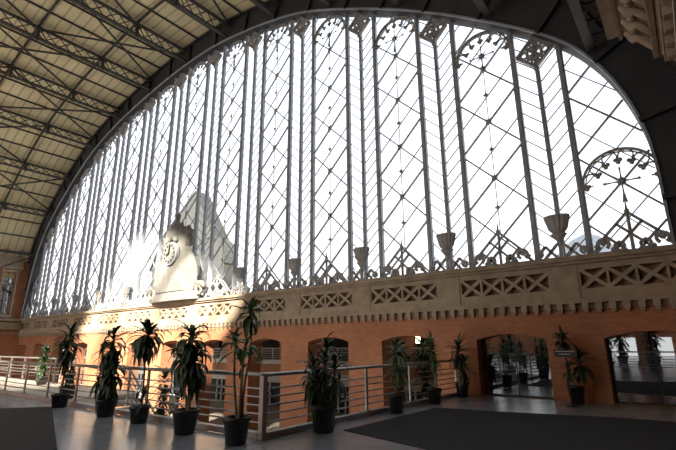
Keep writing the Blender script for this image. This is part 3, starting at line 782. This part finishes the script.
plant('potted_dracaena', -5.83, 13.47, .2, .42, [(0,0,1.3,.0,.0,[(1.42,50,.55,.06,-1.1,1.4,.3,.26)]),(.06,-.05,.95,.1,-.05,[(1,44,.5,.06,-1.2,1.1,.35,.3)])],
      'dark dracaena against the brick wall at the end of the railing', seed=13)
plant('potted_dracaena', -2.72, 13.6, .21, .46, [(-.03,0,1.6,-.14,0,[(1.72,46,.42,.06,-1,1.3,.2,.3)]),(.06,0,1.1,.12,0,[(1.2,50,.5,.06,-1.1,1.3,.35,.28)]),(0,-.04,.9,-.1,-.04,[(.95,20,.38,.06,-1,1.2,.2,.28)])],
      'dark two-headed dracaena on the brick pier between the two glass doorways', seed=14)
plant('potted_shrub', -22.1, 7.8, .24, .34, [(0,0,1.3,0,0,[(1.35,40,.5,.08,-.9,1.4,.4,.2),(1.0,34,.5,.08,-1,1,.4,.22),(.7,24,.45,.08,-1,1,.3,.22)])],
      'small leafy shrub in a black pot on the sunlit pale landing at the far left', lm='leaf', seed=15, group=None)
# plants on the lower floor, in front of the facade openings
for i, (x, y, s_, lb) in enumerate([(-18.6,13.2,1.0,'leftmost of the green shrubs on the lower floor by the facade'),(-14.9,13.1,.8,'dark shrub on the lower floor below the railing corner'),(-12.2,13.3,1.0,'dark shrub on the lower floor behind the bushy narrow-leaved dracaena')]):
    plant('potted_shrub', x, y, .28, .45, [(0,0,1.5*s_,0,0,[(1.55*s_,40,.6,.09,-.8,1.4,.5,.22),(1.1*s_,34,.6,.09,-.9,1,.4,.25)])], lb, z0=LOW, seed=20+i, lm='leaf', base_leaves=18, group='shrubs on the lower floor')

# ------------------------------------------------------------------ sign stand on the pier
sg = empty('sign_stand', (-2.75, 13.05, 0), label='thin dark sign stand with a small horizontal panel before the brick pier', category='sign')
b = MB(); b.lathe((-2.75,13.05,0), [(.16,0),(.16,.015),(.03,.03)], 20); b.build('base', M['black'], sg)
b = MB(); b.tube([(-2.75,13.05,.02),(-2.75,13.05,1.28)], .015, 8); b.build('pole', M['black'], sg)
b = MB(); b.box(-3.02, -2.48, 13.02, 13.05, 1.2, 1.38); sp_ = b.build('panel', M['black'], sg)
b = MB(); b.box(-2.98, -2.52, 13.012, 13.02, 1.33, 1.345); b.box(-2.9,-2.62,13.012,13.02,1.26,1.275); b.build('pale_stripe', M['white'], sp_)

# ------------------------------------------------------------------ hall behind the viewpoint, seen in the dark door glass
r4 = empty('railing', (-2, -1.2, 0), label='steel railing behind the viewpoint, seen only mirrored in the right doorway glass', category='railing')
b = MB(); b.tube([(-6,-1.2,HR),(1.2,-1.2,HR)], .036, 8); b.build('handrail', M['rail'], r4)
for z in (.24,.38,.52,.66,.80):
    b = MB(); b.tube([(-6,-1.2,z),(1.2,-1.2,z)], .018, 6); b.build('rail_bar', M['rail'], r4)
for i in range(5):
    x = -6+i*1.78; b = MB(); b.box(x-.03,x+.03,-1.23,-1.17,0,HR); b.build('post', M['rail'], r4)
for i,(x,y,lb) in enumerate([(-4.3,-2.4,'tall dark dracaena behind the mirrored railing, left one in the doorway glass'),(-2.2,-3.0,'broad dark dracaena behind the mirrored railing, middle one in the doorway glass'),(-.4,-2.3,'dark dracaena behind the mirrored railing, right one in the doorway glass')]):
    plant('potted_dracaena', x, y, .26, .45, [(0,0,2.0,.05,0,[(2.1,34,.7,.09,-.9,1.4,.3,.26),(1.6,30,.6,.09,-1.2,.9,.4,.3),(1.1,26,.6,.09,-1.2,.9,.4,.3)])], lb, seed=40+i, group=None)
for i, x in enumerate((-6.5,-2.9,.4)):
    b = MB(); b.box(x-.45,x+.45,-9.4,-8.5,0,5); b.box(x-.55,x+.55,-9.5,-8.4,5,5.3); b.box(x-.55,x+.55,-9.5,-8.4,0,.3)
    o = b.build('brick_column', M['brick']); o['label'] = 'brick column at the back of the hall behind the viewpoint, %s of three' % ('leftmost','middle','rightmost')[i]; o['category'] = 'column'
for i in range(5):
    plant('potted_shrub', -9.0+i*2.1, -13+.6*(i%2), .4, .5, [(0,0,3.0,.05,0,[(3.1,40,1.0,.14,-1,1.3,.6,.25),(2.2,40,1.0,.14,-1.2,1,.6,.25),(1.3,34,.9,.14,-1.2,1,.5,.25)])], 'tall dark shrub in the mirrored hall behind the brick columns, %s of five' % ('leftmost','second','middle','fourth','rightmost')[i], seed=60+i, group='shrubs at the back of the hall')
# lamp and greenery of the gallery seen through the opening beside the end of the railing
for i,(x,y,lb) in enumerate([(-16.4,27.5,'leafy plant in the gallery seen through the opening left of the doorways, left one'),(-14.6,27.9,'leafy plant in the gallery seen through the opening left of the doorways, middle one'),(-12.8,27.4,'leafy plant in the gallery seen through the opening left of the doorways, right one')]):
    plant('potted_shrub', x, y, .4, .6, [(0,0,5.0,.05,0,[(5.3,30,1.2,.16,-.9,1.4,.6,.22),(4.3,30,1.2,.16,-1,1,.6,.25),(3.2,30,1.2,.16,-1,1,.6,.25)])], lb, z0=LOW, seed=50+i, group=None)
em = bpy.data.materials.new('lamp_glow'); em.use_nodes = True; pb = em.node_tree.nodes['Principled BSDF']
pb.inputs['Emission Color'].default_value = (1,.86,.55,1); pb.inputs['Emission Strength'].default_value = 5
lp = empty('wall_lamp', (-16.0, 29.9, 1.9), label='small glowing wall lamp seen through the opening beside the railing end', category='lamp')
b = MB(); b.box(-16.15,-15.85,29.7,29.9,1.6,2.2); b.build('lamp_glass', em, lp)
b = MB(); b.box(-16.3,-15.7,29.66,29.95,2.2,2.27); b.box(-16.3,-15.7,29.66,29.95,1.53,1.6); b.box(-16.05,-15.95,29.9,34.0,1.85,1.95); b.build('lamp_frame', M['black'], lp)
